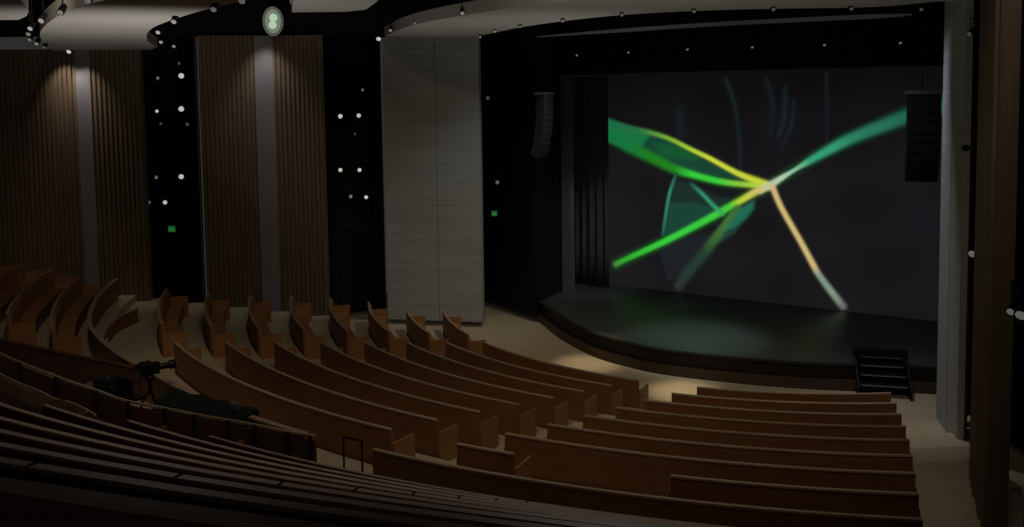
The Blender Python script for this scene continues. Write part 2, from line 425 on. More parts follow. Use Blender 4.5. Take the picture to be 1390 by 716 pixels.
for sg in (-1, 1):
    c = mid + fd*sg*(wid/2)
    v = []
    for o_ in (-.02, .02):
        for a_, z in ((-.75, Z0), (.1, Z0), (.1, zl-.03), (-.75, nb[0][1]-.03)): q = c - fn*(-a_) + fd*o_; v.append((q.x, q.y, z))
    link('side_stringer', v, [[0,1,2,3],[4,5,6,7],[0,1,5,4],[1,2,6,5],[2,3,7,6],[3,0,4,7]], 'blackm', t)
c = mid + fn*.22; z = at_depth(1195, 474, c.y).z
MB().box((c.x,c.y,(z+zl)/2-.03), (wid+.1,.12,z-zl+.06), rz).build('top_block', 'blackm', t)

# ------------------------------------------------------------------ backdrop with projection
ZT = at_wall(1000, 88, SB0, SB1).z
def spx(x, y):
    P = at_wall(x, y, SB0, SB1); return ((Vector((P.x,P.y))-SB0).dot(sd), P.z)
def lin(c): return tuple(((v/255)/12.92 if v/255 <= .04045 else ((v/255+.055)/1.055)**2.4) for v in c)
PXM = spx(1001,250)[0]-spx(1000,250)[0]; PXM = abs(PXM); PZM = abs(spx(1000,251)[1]-spx(1000,250)[1])
def K(*a):
    q = [(*spx(x,y), w*PZM*.86, lin(c)) for x,y,w,c in a]
    xy = smooth_line([(p[0], p[1], p[2]) for p in q], 3); out = []
    for i, p in enumerate(xy):
        j = min(i//3, len(q)-2); t = i/3-j
        out.append((p.x, p.y, p.z, tuple(u+(v-u)*t for u, v in zip(q[j][3], q[j+1][3]))))
    return out
BEAMS = [
 (K((812,164,4,(20,105,70)),(832,171,4,(20,105,70)),(868,177,4,(38,110,70)),(905,187,3.2,(108,170,50)),(940,204,3.2,(170,205,55)),(965,216,3.4,(200,215,60)),(1000,235,3.8,(200,215,60)),(1030,247,5,(200,215,60)),(1046,253,5,(205,190,110))), 1.0),
 (K((812,176,8,(20,112,62)),(832,187,8,(20,112,62)),(852,198,9,(24,115,60)),(885,214,8,(28,125,30)),(915,229,7,(34,130,34)),(940,237,5,(55,205,60)),(975,246,4.5,(58,205,60)),(1005,250,4,(140,200,58)),(1040,252,5,(200,215,60))), 1.0),
 (K((836,359,4.5,(70,130,60)),(850,352,4,(45,170,45)),(900,329,4.6,(55,205,60)),(960,298,5,(55,205,60)),(990,281,5,(70,200,60)),(1008,271,4.5,(190,210,60)),(1030,258,5,(205,190,110)),(1046,252,4,(175,205,170))), 1.0),
 (K((1032,260,3.5,(205,185,125)),(1048,250,4.5,(175,205,170)),(1062,241,3.6,(175,205,170)),(1080,230,2.6,(130,185,150)),(1100,218,4.5,(52,160,115)),(1130,201,6,(52,155,112)),(1160,186,7,(42,125,95)),(1200,170,8,(38,112,85)),(1240,155,9,(28,95,70)),(1290,140,11,(22,95,62))), 1.0),
 (K((1048,252,4,(205,180,125)),(1060,281,3.8,(205,182,120)),(1085,325,3.8,(205,182,120)),(1104,360,4,(205,182,120)),(1112,374,4.2,(125,150,130)),(1130,398,4.6,(125,150,130)),(1144,416,5,(105,105,98))), 1.0),
 (K((1000,283,5,(60,110,50)),(975,318,6,(66,112,52)),(955,345,8,(36,64,52)),(938,365,8,(36,60,50)),(921,388,7,(46,56,52))), .9),
 (K((918,236,2.5,(34,70,58)),(909,262,2.6,(50,140,108)),(904,290,2.6,(45,125,98)),(900,318,3,(30,90,70))), .9),
 (K((937,249,3,(34,60,52)),(953,263,3,(50,145,112)),(968,279,3.4,(50,150,105)),(980,290,4,(55,170,80))), .9),
]
GLOW = [(BEAMS[2][0], lin((10,64,22)), 9), (BEAMS[1][0], lin((8,52,20)), 9), (BEAMS[0][0], lin((44,44,8)), 6), (BEAMS[3][0], lin((12,56,42)), 9), (BEAMS[4][0], lin((52,32,12)), 6)]
FAINT = [K((985,108,3,(24,34,36)),(997,140,3,(22,33,33)),(1003,180,3,(22,32,34)),(1005,228,3,(24,30,34))),
 K((1040,108,3,(20,28,32)),(1049,140,4,(20,28,34)),(1046,180,4,(21,28,34))), K((1066,120,3,(20,28,34)),(1064,160,4,(24,34,38)),(1057,185,3,(24,32,36))),
 K((1078,138,3,(20,28,34)),(1074,170,3,(22,32,36)),(1062,200,3,(22,30,34))), K((1122,100,2,(20,26,30)),(1122,150,3,(19,24,30)),(1122,200,3,(26,25,32))), K((922,150,8,(20,26,28)),(925,180,8,(24,30,34)))]
def P2(*a): return [spx(x,y) for x,y in a]
FILLS = [
 (P2((815,158),(870,175),(905,184),(950,208),(1000,234),(1030,250),(975,246),(930,234),(880,212),(815,184)), lin((20,66,48))),
 (P2((808,152),(862,171),(885,184),(874,200),(855,206),(808,190)), lin((22,112,62))),
 (P2((880,190),(925,196),(960,218),(935,222),(895,212)), lin((18,84,38))),
 (P2((990,285),(1027,268),(1026,284),(1016,298),(1000,312),(985,318),(975,312)), lin((32,104,82))),
 (P2((975,312),(1000,310),(1012,300),(1000,318),(975,334),(955,334),(962,322)), lin((34,66,54))),
 (P2((905,272),(940,270),(975,280),(985,290),(900,325)), lin((24,66,54))),
 (P2((912,240),(945,248),(968,262),(1002,268),(985,284),(905,284)), lin((26,46,42))),
 (P2((900,322),(975,312),(960,335),(930,378),(905,386),(893,345)), lin((28,32,36))),
]
def inside(s, z, poly):
    c = False; n = len(poly)
    for i in range(n):
        (x1,y1),(x2,y2) = poly[i], poly[i-1]
        if (y1 > z) != (y2 > z) and s < (x2-x1)*(z-y1)/(y2-y1)+x1: c = not c
    return c
def edge(s, z, a, b):
    dx, dz = b[0]-a[0], b[1]-a[1]; t = max(0, min(1, ((s-a[0])*dx+(z-a[1])*dz)/(dx*dx+dz*dz+1e-9)))
    return math.hypot(s-a[0]-dx*t, z-a[1]-dz*t)
def segd(s, z, line):
    best = (1e9, None, None)
    for (a,b,w,c),(a2,b2,w2,c2) in zip(line, line[1:]):
        dx, dz = a2-a, b2-b; t = max(0, min(1, ((s-a)*dx+(z-b)*dz)/(dx*dx+dz*dz+1e-9)))
        d = math.hypot(s-a-dx*t, z-b-dz*t)
        if d < best[0]: best = (d, w+(w2-w)*t, tuple(p+(q-p)*t for p,q in zip(c,c2)))
    return best
def bbox(pts, m): return (min(p[0] for p in pts)-m, max(p[0] for p in pts)+m, min(p[1] for p in pts)-m, max(p[1] for p in pts)+m)
BB = [(bbox(b, .4), b, k) for b, k in BEAMS]; FB = [(bbox(f, .4), f) for f in FAINT]
GB = [(bbox(b, w*PZM*4), b, c, w*PZM) for b, c, w in GLOW]; PP = [(bbox(p, .0), p, c) for p, c in FILLS]
def inb(q, s, z): return q[0] <= s <= q[1] and q[2] <= z <= q[3]
base_lo, base_hi = lin((27,26,30)), lin((15,15,15))
zb = spx(1000,230)[1]; zt_ = spx(1000,100)[1]
def colour(s, z):
    t = max(0, min(1, (z-zb)/(zt_-zb))); c = [.72*(p+(q-p)*t) for p,q in zip(base_lo, base_hi)]
    n = 1 + .06*math.sin(s*1.7+z*.6) + .05*math.sin(z*2.9-s*.8); c = [v*n for v in c]
    for q, f in FB:
        if inb(q, s, z):
            d, w, k = segd(s, z, f); g = math.exp(-(d/(w*1.2))**2); c = [max(v, v+(kk-v)*g) for v, kk in zip(c, k)]
    for q, p, k in PP:
        if inb(q, s, z) and inside(s, z, p):
            e = min(edge(s, z, p[i], p[i-1]) for i in range(len(p))); g = min(1, e/.16)
            c = [max(v, v+(kk-v)*g) for v, kk in zip(c, k)]
    for q, b, k, w in GB:
        if inb(q, s, z):
            d, _, _ = segd(s, z, b); g = math.exp(-(d/w)**2)
            c = [max(v, kk*g) for v, kk in zip(c, k)]
    for q, b, o in BB:
        if inb(q, s, z):
            d, w, k = segd(s, z, b)
            g = 1/(1+math.exp((d-w)/(w*.22)))
            c = [v+(kk-v)*g*o for v, kk in zip(c, k)]
    return c
s0, s1 = -2.4, (SB1-SB0).length+2.2
NX, NZ = int((s1-s0)/.032), int((ZT+.6-ZS)/.032)
vs, cols = [], []
for j in range(NZ+1):
    z = ZS + (ZT+.6-ZS)*j/NZ
    for i in range(NX+1):
        s = s0 + (s1-s0)*i/NX; p = SB0 + sd*s; vs.append((p.x,p.y,z)); cc = colour(s, z); cols += [cc[0],cc[1],cc[2],1.0]
fs = [[j*(NX+1)+i, j*(NX+1)+i+1, (j+1)*(NX+1)+i+1, (j+1)*(NX+1)+i] for j in range(NZ) for i in range(NX)]
me = bpy.data.meshes.new('projection_screen'); me.from_pydata(vs, [], fs)
ca = me.color_attributes.new('projected', 'FLOAT_COLOR', 'POINT'); ca.data.foreach_set('color', cols)
pm = bpy.data.materials.new('projected_light'); pm.use_nodes = True; nt = pm.node_tree; bs = nt.nodes['Principled BSDF']
bs.inputs['Base Color'].default_value = (.012,.012,.013,1); bs.inputs['Roughness'].default_value = .9
at = nt.nodes.new('ShaderNodeAttribute'); at.attribute_name = 'projected'; nt.links.new(at.outputs['Color'], bs.inputs['Emission Color'])
bs.inputs['Emission Strength'].default_value = 1.0
me.materials.append(pm)
so = bpy.data.objects.new('projection_screen', me); C.objects.link(so)
tag(so, 'dark stage backdrop showing crossing green, yellow and tan light streaks', 'screen')
# solid wall behind it, header above
hb = MB()
hb.path([back_l + sn*1.6, back_r + sn*1.6], .1, 0, 12.5)
struct(hb.build('wall_stage_back', 'black'))
H0 = Vector(PIL) + Vector((.0,.05)); H1 = Vector((10.6, 22.2)) 
H0 = SB0 - sd*3.2 - sn*.5; H1 = SB1 + sd*2.3 - sn*.5
zH = at_wall(1000, 97, H0, H1).z
struct(MB().path([H0, H1], .12, zH, 12.5).build('wall_stage_header', 'black'))
tag(MB().path([H0+sd*3.6-sn*.1, H1-sn*.1], .05, zH, zH+.035).build('header_rail', 'pillar'), 'thin dark grey batten along the bottom of the header above the backdrop', 'batten')
# the pale thin reflector and the six small lamps hung in front of the header
L0 = Vector(at_depth(728, 50, 30.3)[:2]); L1 = Vector(at_depth(1237, 20, 23.5)[:2])
a = at_depth(728,50,30.3); b_ = at_depth(1237,20,23.5); m1 = at_depth(960, 33.5, 27.0)
ln = smooth_line([a, m1, b_], 8)
v, f_ = [], []
for k, p in enumerate(ln):
    h = .015 + .045*min(1, k/5, (len(ln)-1-k)/2+.2)
    v += [(p.x,p.y-.03,p.z-h), (p.x,p.y+.03,p.z-h), (p.x,p.y+.03,p.z+h), (p.x,p.y-.03,p.z+h)]
for k in range(len(ln)-1):
    for j in range(4): f_.append([4*k+j, 4*k+(j+1)%4, 4*k+4+(j+1)%4, 4*k+4+j])
f_ += [[0,1,2,3], [len(v)-1,len(v)-2,len(v)-3,len(v)-4]]
tag(link('ceiling_reflector', v, f_, 'trim'), 'long slim pale reflector bar hung across the front of the stage', 'reflector')

# ------------------------------------------------------------------ curtain and grey pillar
c0 = Vector(at_z(783,392,ZS)[:2]); c1 = Vector(at_z(836,391,ZS)[:2])
c0 = SB0 - sd*1.95 - sn*.35; c1 = SB0 - sd*.05 - sn*.55
zc = at_wall(800, 105, c0, c1).z
n = 110; vs, fs = [], []
for k in range(n+1):
    u = k/n; w = .10*math.sin(u*2*math.pi*5.5) + .04*math.sin(u*2*math.pi*12+1); p = c0.lerp(c1, u)
    for j in range(7):
        q = j/6; z = ZS+.02 + (zc-ZS)*q; ww = w*(1.15-.35*q); vs.append((p.x - sn.x*ww, p.y - sn.y*ww, z))
for k in range(n):
    for j in range(6): fs.append([k*7+j, (k+1)*7+j, (k+1)*7+j+1, k*7+j+1])
o = link('stage_curtain', vs, fs, 'curtain', smooth=True)
md = o.modifiers.new('thick', 'SOLIDIFY'); md.thickness = .02
tag(o, 'tall black pleated stage drape hanging beside the backdrop', 'curtain')
P = at_z(772,396,ZS)
tag(MB().box((P.x, P.y, (ZS+zH)/2), (.34,.34,zH-ZS), math.atan2(sd.y,sd.x)).build('proscenium_post', 'pillar'), 'slim grey post at the edge of the stage beside the drape', 'post')

# ------------------------------------------------------------------ ceiling
struct(MB().prism([(-23,37),(-23,-4),(16,-4),(16,37)], 12.5, 12.7).build('ceiling', 'ceil'))
def cloud(name, px, z, label, th=.3, wallpts=()):
    pts = [at_z(x, y, z) for x, y in px]
    pts = smooth_line(pts, 6, closed=True)
    o = MB().prism([(p.x,p.y) for p in pts], z, z+th).build(name, 'cloud')
    return tag(o, label, 'ceiling panel')
def poly_cloud(name, plan, z, label, th=.3):
    return tag(MB().prism([(p[0],p[1]) for p in plan], z, z+th).build(name, 'cloud'), label, 'ceiling panel', 'white ceiling panels')
zc1 = zA - .05
out = smooth_line([at_z(x,y,zc1) for x,y in ((60,60),(54,47),(62,34),(82,20),(110,9),(146,-1),(200,-13),(280,-26))], 6)
inn = smooth_line([at_z(x,y,zc1) for x,y in ((420,-22),(350,-3),(300,8),(262,18),(228,29),(206,39),(199,49),(203,58),(214,64))], 6)
plan = [(p.x,p.y) for p in out] + [(p.x,p.y) for p in inn] + [tuple(at_wall(x,y,WA0,WA1)[:2]) for x,y in ((205,66),(150,67),(100,68),(72,66))]
poly_cloud('ceiling_panel', plan, zc1, 'white crescent ceiling panel curving off the ribbed wall beside the tiers')
zc2 = zW - .05
out = smooth_line([at_z(x,y,zc2) for x,y in ((522,50),(532,45),(548,38),(583,29),(628,21),(700,10),(790,-1),(900,-9),(1050,-14),(1150,-15))], 6)
inn = smooth_line([at_z(x,y,zc2) for x,y in ((1272,2),(1210,8),(1156,10.5),(1050,12),(942,15),(844,20.5),(763,29),(700,38.5),(651,49))], 6)
plan = [(p.x,p.y) for p in out] + [(9.6,18.0),(10.2,20.5)] + [(p.x,p.y) for p in inn] + [(-1.0,30.35)]
poly_cloud('ceiling_panel', plan, zc2, 'long white arched ceiling panel sweeping from the pale portal wall across the stage front')
plan = [tuple(at_z(x,y,zc1)[:2]) for x,y in ((-120,28),(25,27),(36,22),(39,16),(32,5),(22,-8),(-120,-12))]
poly_cloud('ceiling_panel', plan, zc1, 'small piece of grey ceiling panel in the top corner above the rear ribbed wall')
plan = [tuple(at_z(x,y,zc2+.3)[:2]) for x,y in ((396,17),(470,16),(497,13),(512,2),(520,-12),(400,-14))]
poly_cloud('ceiling_panel', plan, zc2+.3, 'brownish ceiling panel above the slot beside the bright follow spot')

# ------------------------------------------------------------------ lamps
def downlight(P, label, m='lampd', r=.052, grp='small downlights along the ceiling panels', d=(0,-.75,-.65)):
    t = thing('downlight', label, 'ceiling lamp', P, grp)
    D = Vector(d).normalized(); P = Vector(P)
    MB().lathe([(r*.7,-.20),(r*1.0,-.17),(r*1.15,-.02),(r*1.15,.01)], P, D, 12).build('housing', 'blackm', t, True)
    MB().lathe([(r*.95,0),(r*.95,.012),(r*.6,.02)], P + D*.005, D, 12).build('lens', m, t)
    U = P - D*.12
    MB().tube(U, (U.x,U.y,12.5), .012, n=6).build('hanger', 'blackm', t)
dl = [(119,1,'d'),(82,17,'d'),(56,28,'d'),(41,38.5,'d'),(38.5,46,'f'),(40,53.6,'f'),(49.6,59,'d'),(60,64,'f')]
wh = ['nearest the top frame edge','beside its upper bend','where its edge starts to bend','above its pointed tip','just outside its pointed tip','just under its tip','below its rounded tip','lowest before the wall']
for (x,y,k), w_ in zip(dl, wh):
    P = at_z(x, y, zc1-.1)
    downlight(P, f'downlight outside the crescent ceiling panel, {w_}', 'lampd' if k=='d' else 'lampf')
P = at_wall(93.5, 70, WA0, WA1) + Vector((.1,-.5,0)); P = at_depth(93.5, 70, P.y)
downlight(P, 'brighter downlight above the smooth strip of the rear ribbed wall', 'lamp', .075)
for (x,y), w_ in zip(((328.5,1),(290,12.4),(236,29),(214.5,43.6),(218.6,57),(236,62.7)), ('farthest along toward the follow spot','second from the follow spot','at the middle of the curve','just above the notch','inside the notch','lowest, over the lighting slot')):
    downlight(at_z(x,y,zc1-.1), f'downlight inside the crescent ceiling panel, {w_}')
for (x,y), w_ in zip(((721.8,6),(627.6,17.5),(564.5,31),(530,41)), ('farthest from the portal wall','second along from the top','third along, near the portal wall','closest to the portal wall corner')):
    downlight(at_z(x,y,zc2+.05), f'downlight above the long arched ceiling panel, {w_}')
P = at_depth(514, 52.6, 30.2); downlight(P, 'bright small downlight at the top corner of the pale portal wall', 'lamp', .085)
for (x,y), w_ in zip(((651.7,50),(671.8,42.5),(706,36),(763.7,28),(844,20),(942,15),(1050,12.5),(1155.7,11.5),(1250.5,12.5)), ('beside the portal wall corner','second from the portal wall','third from the portal wall','fourth from the portal wall','fifth from the portal wall','sixth from the portal wall','seventh from the portal wall','eighth, near the far portal','closest to the far portal')):
    downlight(at_z(x,y,zc2-.06), f'downlight along the stage side of the arched panel, {w_}', 'lampf' if x > 700 else 'lampd', .045)
for k, (x, y) in enumerate(((783,75),(853,71),(933,67),(1021,64),(1119,61),(1222,58))):
    P = at_wall(x, y, H0 - sn*1.2, H1 - sn*1.2)
    downlight(P, f'dim lamp in front of the stage header, {ORD[k]} from the drape side', 'lampd', .048, 'lamps in front of the stage header')

def spotlight(P, label, m, r, aim, mount, grp):
    """theatre lantern: yoke, body, lens"""
    P = Vector(P); D = (Vector(aim)-P).normalized()
    t = thing('spotlight', label, 'stage light', P, grp)
    MB().lathe([(r*.55,-.42),(r*1.0,-.38),(r*1.05,-.12),(r*1.35,-.05),(r*1.35,.0)], P, D, 14).build('body', 'blackm', t, True)
    MB().lathe([(r,0),(r,.01),(r*.55,.03)], P+D*.003, D, 14).build('lens', m, t)
    mnt = Vector(mount); side = D.cross(Vector((0,0,1))).normalized(); B = P - D*.2
    y = MB()
    y.tube(B - side*r*1.2, B - side*r*1.2 + Vector((0,0,.22)), .012, n=6); y.tube(B + side*r*1.2, B + side*r*1.2 + Vector((0,0,.22)), .012, n=6)
    y.tube(B - side*r*1.2 + Vector((0,0,.22)), B + side*r*1.2 + Vector((0,0,.22)), .012, n=6); y.tube(B + Vector((0,0,.22)), mnt, .016, n=6)
    y.build('yoke', 'blackm', t)
HOUSE = (4, 18, 3)
def slot_rig(a, b, lamps, nm, grp):
    a, b = Vector(a), Vector(b); mid = (a+b)/2; Y = mid.y + .45
    bars = sorted(set(round(q[1]/8) for q in lamps))
    t = thing('lighting_ladder', f'black pipe ladder carrying spotlights, {nm}', 'lighting rig', (mid.x, Y+.3, 0))
    for x in (a.x+.12, b.x-.12): MB().tube((x, Y+.3, 0), (x, Y+.3, 12.0), .025, n=8).build('upright', 'blackm', t)
    for z in (3.2, 4.4, 5.6, 6.8, 8.0, 9.2): MB().tube((a.x+.12, Y+.3, z), (b.x-.12, Y+.3, z), .02, n=8).build('rung', 'blackm', t)
    for x, y, k, r, desc in lamps:
        P = at_depth(x, y, Y-.25); bz_ = P.z+.2
        spotlight(P, f'{desc}, {nm}', {'b':'lamp','d':'lampd','f':'lampf'}[k], r, (0,0,CAMZ) if k == 'b' else HOUSE, (P.x, Y+.28, bz_), grp)
slot_rig(WA1, WB0, [(246,103,'b',.088,'bright spotlight, topmost large one'),(246,148,'b',.088,'bright spotlight, second large one down'),(246,240,'b',.082,'bright spotlight, third large one down'),
 (213,151,'b',.055,'smaller spotlight level with the second large one'),(214,106,'d',.055,'dim tilted spotlight beside the topmost large one'),(212,241,'d',.06,'smaller spotlight level with the third large one'),
 (224,275,'b',.070,'bright spotlight just above the exit sign'),(202,275,'d',.055,'dim spotlight at the slot edge above the exit sign'),(218,168,'f',.05,'very faint spotlight below the small bright one'),(254,169,'f',.06,'very faint bluish spotlight below the second large one'),(243,86,'f',.05,'very faint spotlight above the topmost large one')], 'rear wall slot', 'spotlights in the rear wall slot')
slot_rig(WB1, WW0, [(462,158,'b',.078,'bright spotlight of the upper pair nearer the ribs'),(487,157,'b',.074,'bright spotlight of the upper pair away from the ribs'),(492,122,'d',.05,'single dim spotlight above the upper pair'),
 (462,231,'b',.07,'bright spotlight of the middle pair nearer the ribs'),(488,231,'b',.07,'bright spotlight of the middle pair away from the ribs'),(476,267,'d',.065,'dimmer spotlight of the lowest pair'),(497,268,'b',.065,'bright spotlight of the lowest pair'),
 (482,182,'f',.045,'barely glowing spotlight below the upper pair')], 'slot before the pale portal', 'spotlights in the front wall slot')
# lamps seen on the dark wall beside the proscenium
for x,y,k,ds in ((662,133,'lampf','faint small spotlight high on the black wall behind the portal'),(675,248,'lampf','faint upright lamp on the black wall above the far exit sign')):
    P = at_depth(x, y, 31.3); spotlight(P, ds, k, .07, HOUSE, (P.x, 32.3, P.z+.2), 'lamps on the black wall')
# lamps in the slots of the near side wall
for x,y,Y,k,r,ds in ((1320,345,17.6,'lampd',.075,'pale oval lamp face in the narrow slot beside the far portal'),(1372,423,10.2,'lampd',.042,'small tilted lamp face in the slot of the close wood wall'),(1386,428,9.5,'lampd',.055,'larger round lamp face in the slot of the close wood wall'),(1316,46,17.9,'lampf',.045,'faint lamp high in the narrow slot beside the far portal')):
    P = at_depth(x, y, Y); spotlight(P, ds, k, r, P + Vector((-.62,-.55,-.45)), P + Vector((.45,.2,.25)), 'lamps in the close side wall')
P = at_depth(1311, 201, 17.9)
t = thing('bracket_arm', 'short black lamp bracket sticking out across the far portal edge', 'bracket', P)
MB().tube(P, P+Vector((.42,-.05,.02)), .022).build('arm', 'blackm', t); MB().lathe([(.05,-.06),(.07,0),(.05,.06)], P, (1,0,0), 10).build('clamp', 'blackm', t)

# follow spot on the ceiling
P = at_depth(370.5, 29, 28.9)
t = thing('follow_spot', 'large twin-lens follow spot glowing pale green under the black ceiling', 'stage light', P)
D = (Vector((0,0,CAMZ))-P).normalized()
MB().lathe([(.20,-.7),(.30,-.62),(.33,-.1),(.33,-.06)], P, D, 20).build('housing', 'blackm', t, True)
for dz, m_ in ((.115,0), (-.11,1)):
    Q = P + Vector((.015 if dz > 0 else -.015, 0, dz))
    MB().lathe([(.125,0),(.125,.02),(.09,.03)], Q, D, 20).build('lens', 'follow', t)
for k, (rx_, rz_, mm, off_) in enumerate(((.24,.37,'followr',-.02),(.32,.46,'follows',-.04))):  # two glowing ovals, the lamp's halo built as emissive discs
    side = D.cross(Vector((0,0,1))).normalized(); up = side.cross(D).normalized(); v = []; N = 28
    for o_ in (-.02, 0):
        for j in range(N):
            a_ = 2*math.pi*j/N; v.append(P + side*rx_*math.cos(a_) + up*rz_*math.sin(a_) + D*(off_+o_))
    link('reflector' if k == 0 else 'halo_rim', v, [list(range(N)), list(range(N,2*N))] + [[j,(j+1)%N,N+(j+1)%N,N+j] for j in range(N)], mm, t)
MB().tube(P - D*.35 + Vector((0,0,.2)), (P.x, P.y+.35, 12.5), .03).build('hanger', 'blackm', t)
for x, y, ds in ((398,2,'round dark lamp can beside the follow spot'),(411,3,'second round dark lamp can, farther from the follow spot')):
    Q = at_depth(x, y, 28.2); spotlight(Q, ds, 'lampf', .11, (0,0,CAMZ-2), (Q.x, Q.y+.3, 12.4), 'lamp cans above the slot')

# exit signs
for x, y, Y, w, h, ds in ((233,311,30.2,.25,.20,'small glowing green exit sign low in the slot next to the rear ribbed wall'),(671,290,31.9,.20,.18,'tiny glowing green exit sign on the black wall behind the pale portal')):
    P = at_depth(x, y, Y); t = thing('exit_sign', ds, 'exit sign', P)
    MB().box((P.x,P.y+.04,P.z), (w+.04,.06,h+.04)).build('casing', 'blackm', t)
    MB().box((P.x,P.y,P.z), (w,.03,h)).build('lit_face', 'exit', t)
    MB().box((P.x+.01,P.y-.02,P.z-.015), (w*.6,.02,h*.42)).build('pictogram', 'exitp', t)
    MB().tube((P.x,P.y+.05,P.z), (P.x,P.y+1.2,P.z), .02).build('bracket', 'blackm', t)

# ------------------------------------------------------------------ speaker arrays
def array(P, n, w, h, d, rz, curve, label, m):
    t = thing('line_array', label, 'loudspeaker', P)
    z = P.z; y = 0.0; tilt = 0.0; M0 = Matrix.Translation(P) @ Matrix.Rotation(rz, 4, 'Z')
    pos = Vector((0,0,0))
    for k in range(n):
        tilt = curve * (k/(n-1))**1.8
        dn = Vector((0, -math.sin(-tilt), -math.cos(tilt)))   # local step direction
        dn = Vector((0, math.sin(tilt), -math.cos(tilt)))
        c = pos + dn*h*.5
        b = MB(); mm = M0 @ Matrix.Translation(c) @ Matrix.Rotation(tilt, 4, 'X')
        prof = [(-w/2,-d/2),(w/2,-d/2),(w/2*.8,d/2),(-w/2*.8,d/2)]
        vs = [mm @ Vector((x_,y_,zz)) for zz in (-h*.5,h*.5) for x_,y_ in prof]
        b.add(vs, [[0,1,2,3],[4,5,6,7],[0,1,5,4],[1,2,6,5],[2,3,7,6],[3,0,4,7]])
        cab = b.build('cabinet', m, t)
        g = MB(); g.add([mm @ Vector((x_, -d/2-.008, zz)) for x_, zz in ((-w*.46,-h*.38),(w*.46,-h*.38),(w*.46,h*.38),(-w*.46,h*.38))] + [mm @ Vector((x_, -d/2+.01, zz)) for x_, zz in ((-w*.46,-h*.38),(w*.46,-h*.38),(w*.46,h*.38),(-w*.46,h*.38))], [[0,1,2,3],[4,5,6,7],[0,1,5,4],[1,2,6,5],[2,3,7,6],[3,0,4,7]])
        g.build('grille', m, cab)
        pos = pos + dn*h
    fr = MB(); fr.box(P + Vector((0,0,.05)), (w*1.1, d*1.1, .08), rz); fr.build('fly_frame', 'steel', t)
    MB().tube(P + Vector((0,0,.08)), (P.x,P.y,12.5), .012, n=6).build('hanging_cable', 'blackm', t)
M['speaker'] = mat('speaker_grey', (.036,.042,.048), .7); M['speakerb'] = mat('speaker_black', (.012,.012,.014), .7)
array(at_depth(738.5, 129, 30.2), 10, .50, .205, .36, R(50), R(22), 'slim curved hanging loudspeaker column against the black wall beside the drape', 'speaker')
array(at_depth(1252, 128, 22.8), 9, .76, .235, .55, R(-12), R(14), 'wide black hanging loudspeaker column cutting across the teal streak', 'speakerb')

# ------------------------------------------------------------------ mixing pit
zp = fl(row_r(9))
da, db = at_z(222,534,2.35), at_z(335,560,2.30)
d = Vector((db.x-da.x, db.y-da.y, 0)); L = d.length; d.normalize(); nn = Vector((-d.y, d.x, 0)); 
if nn.y > 0: nn = -nn
t = thing('mixing_desk', 'long mixing desk under a black cloth, standing in the pit behind the parapet', 'mixing desk', (da+db)/2*1 + Vector((0,0,zp-2.3)))
vs, fs = [], []
N = 24
for k in range(N+1):
    c = Vector((da.x,da.y,0)) + d*(L*k/N); w = .02*math.sin(k*2.1); hgt = 2.36 + .02*math.sin(k*.9) - .08*k/N
    vs += [c - nn*(.30+w) + Vector((0,0,zp)), c - nn*.30 + Vector((0,0,hgt-.06)), c - nn*.24 + Vector((0,0,hgt)), c + nn*.2 + Vector((0,0,hgt-.10)), c + nn*.26 + Vector((0,0,hgt-.18)), c + nn*(.27+w) + Vector((0,0,zp))]
for k in range(N):
    for j in range(6): fs.append([6*k+j, 6*k+(j+1)%6, 6*k+6+(j+1)%6, 6*k+6+j])
fs += [list(range(6)), list(range(6*N, 6*N+6))]
link('cloth_cover', vs, fs, 'cloth', t)
c = Vector((da.x,da.y,0)) + d*L*.86
MB().box((c.x,c.y,2.37), (.16,.10,.10), math.atan2(d.y,d.x)).build('small_screen', 'steel', t)
# video camera on tripod
P = at_depth(204, 500, 23.1) if False else at_z(203, 503, 2.62)
t = thing('tripod', 'black tripod carrying the video camera in the mixing pit', 'tripod', (P.x,P.y,zp))
for a_ in (90, 210, 330):
    MB().tube((P.x,P.y,P.z-.30), (P.x+.36*math.cos(R(a_)), P.y+.36*math.sin(R(a_)), zp), .022, .016, 8).build('leg', 'blackm', t)
MB().tube((P.x,P.y,P.z-.45), (P.x,P.y,P.z-.13), .035).build('column', 'blackm', t)
MB().lathe([(.07,0),(.09,.05),(.06,.10)], (P.x,P.y,P.z-.18), (0,0,1)).build('head', 'blackm', t)
MB().tube((P.x,P.y,P.z-.12), (P.x-.42,P.y-.12,P.z-.28), .012).build('pan_handle', 'blackm', t)
t = thing('video_camera', 'black video camera on the tripod, lens pointing at the stage', 'camera', (P.x,P.y,P.z-.08))
ax = Vector((.80,.60,.02)).normalized(); rz = math.atan2(ax.y, ax.x)
MB().box((P.x,P.y,P.z+.03), (.34,.16,.20), rz).build('body', 'blackm', t)
Q = P + ax*.17 + Vector((0,0,.03)); MB().lathe([(.055,0),(.06,.02),(.06,.18),(.085,.20),(.085,.30)], Q, ax).build('lens', 'blackm', t, True)
Q2 = P + ax*.47 + Vector((0,0,.03)); MB().lathe([(.075,0),(.075,.01),(.03,.02)], Q2, ax).build('front_glass', 'steel', t)
MB().box((P.x-ax.x*.08,P.y-ax.y*.08,P.z+.17), (.20,.03,.03), rz).build('handle', 'blackm', t)
MB().box((P.x-ax.x*.2,P.y-ax.y*.2,P.z+.10), (.12,.09,.09), rz).build('viewfinder', 'blackm', t)
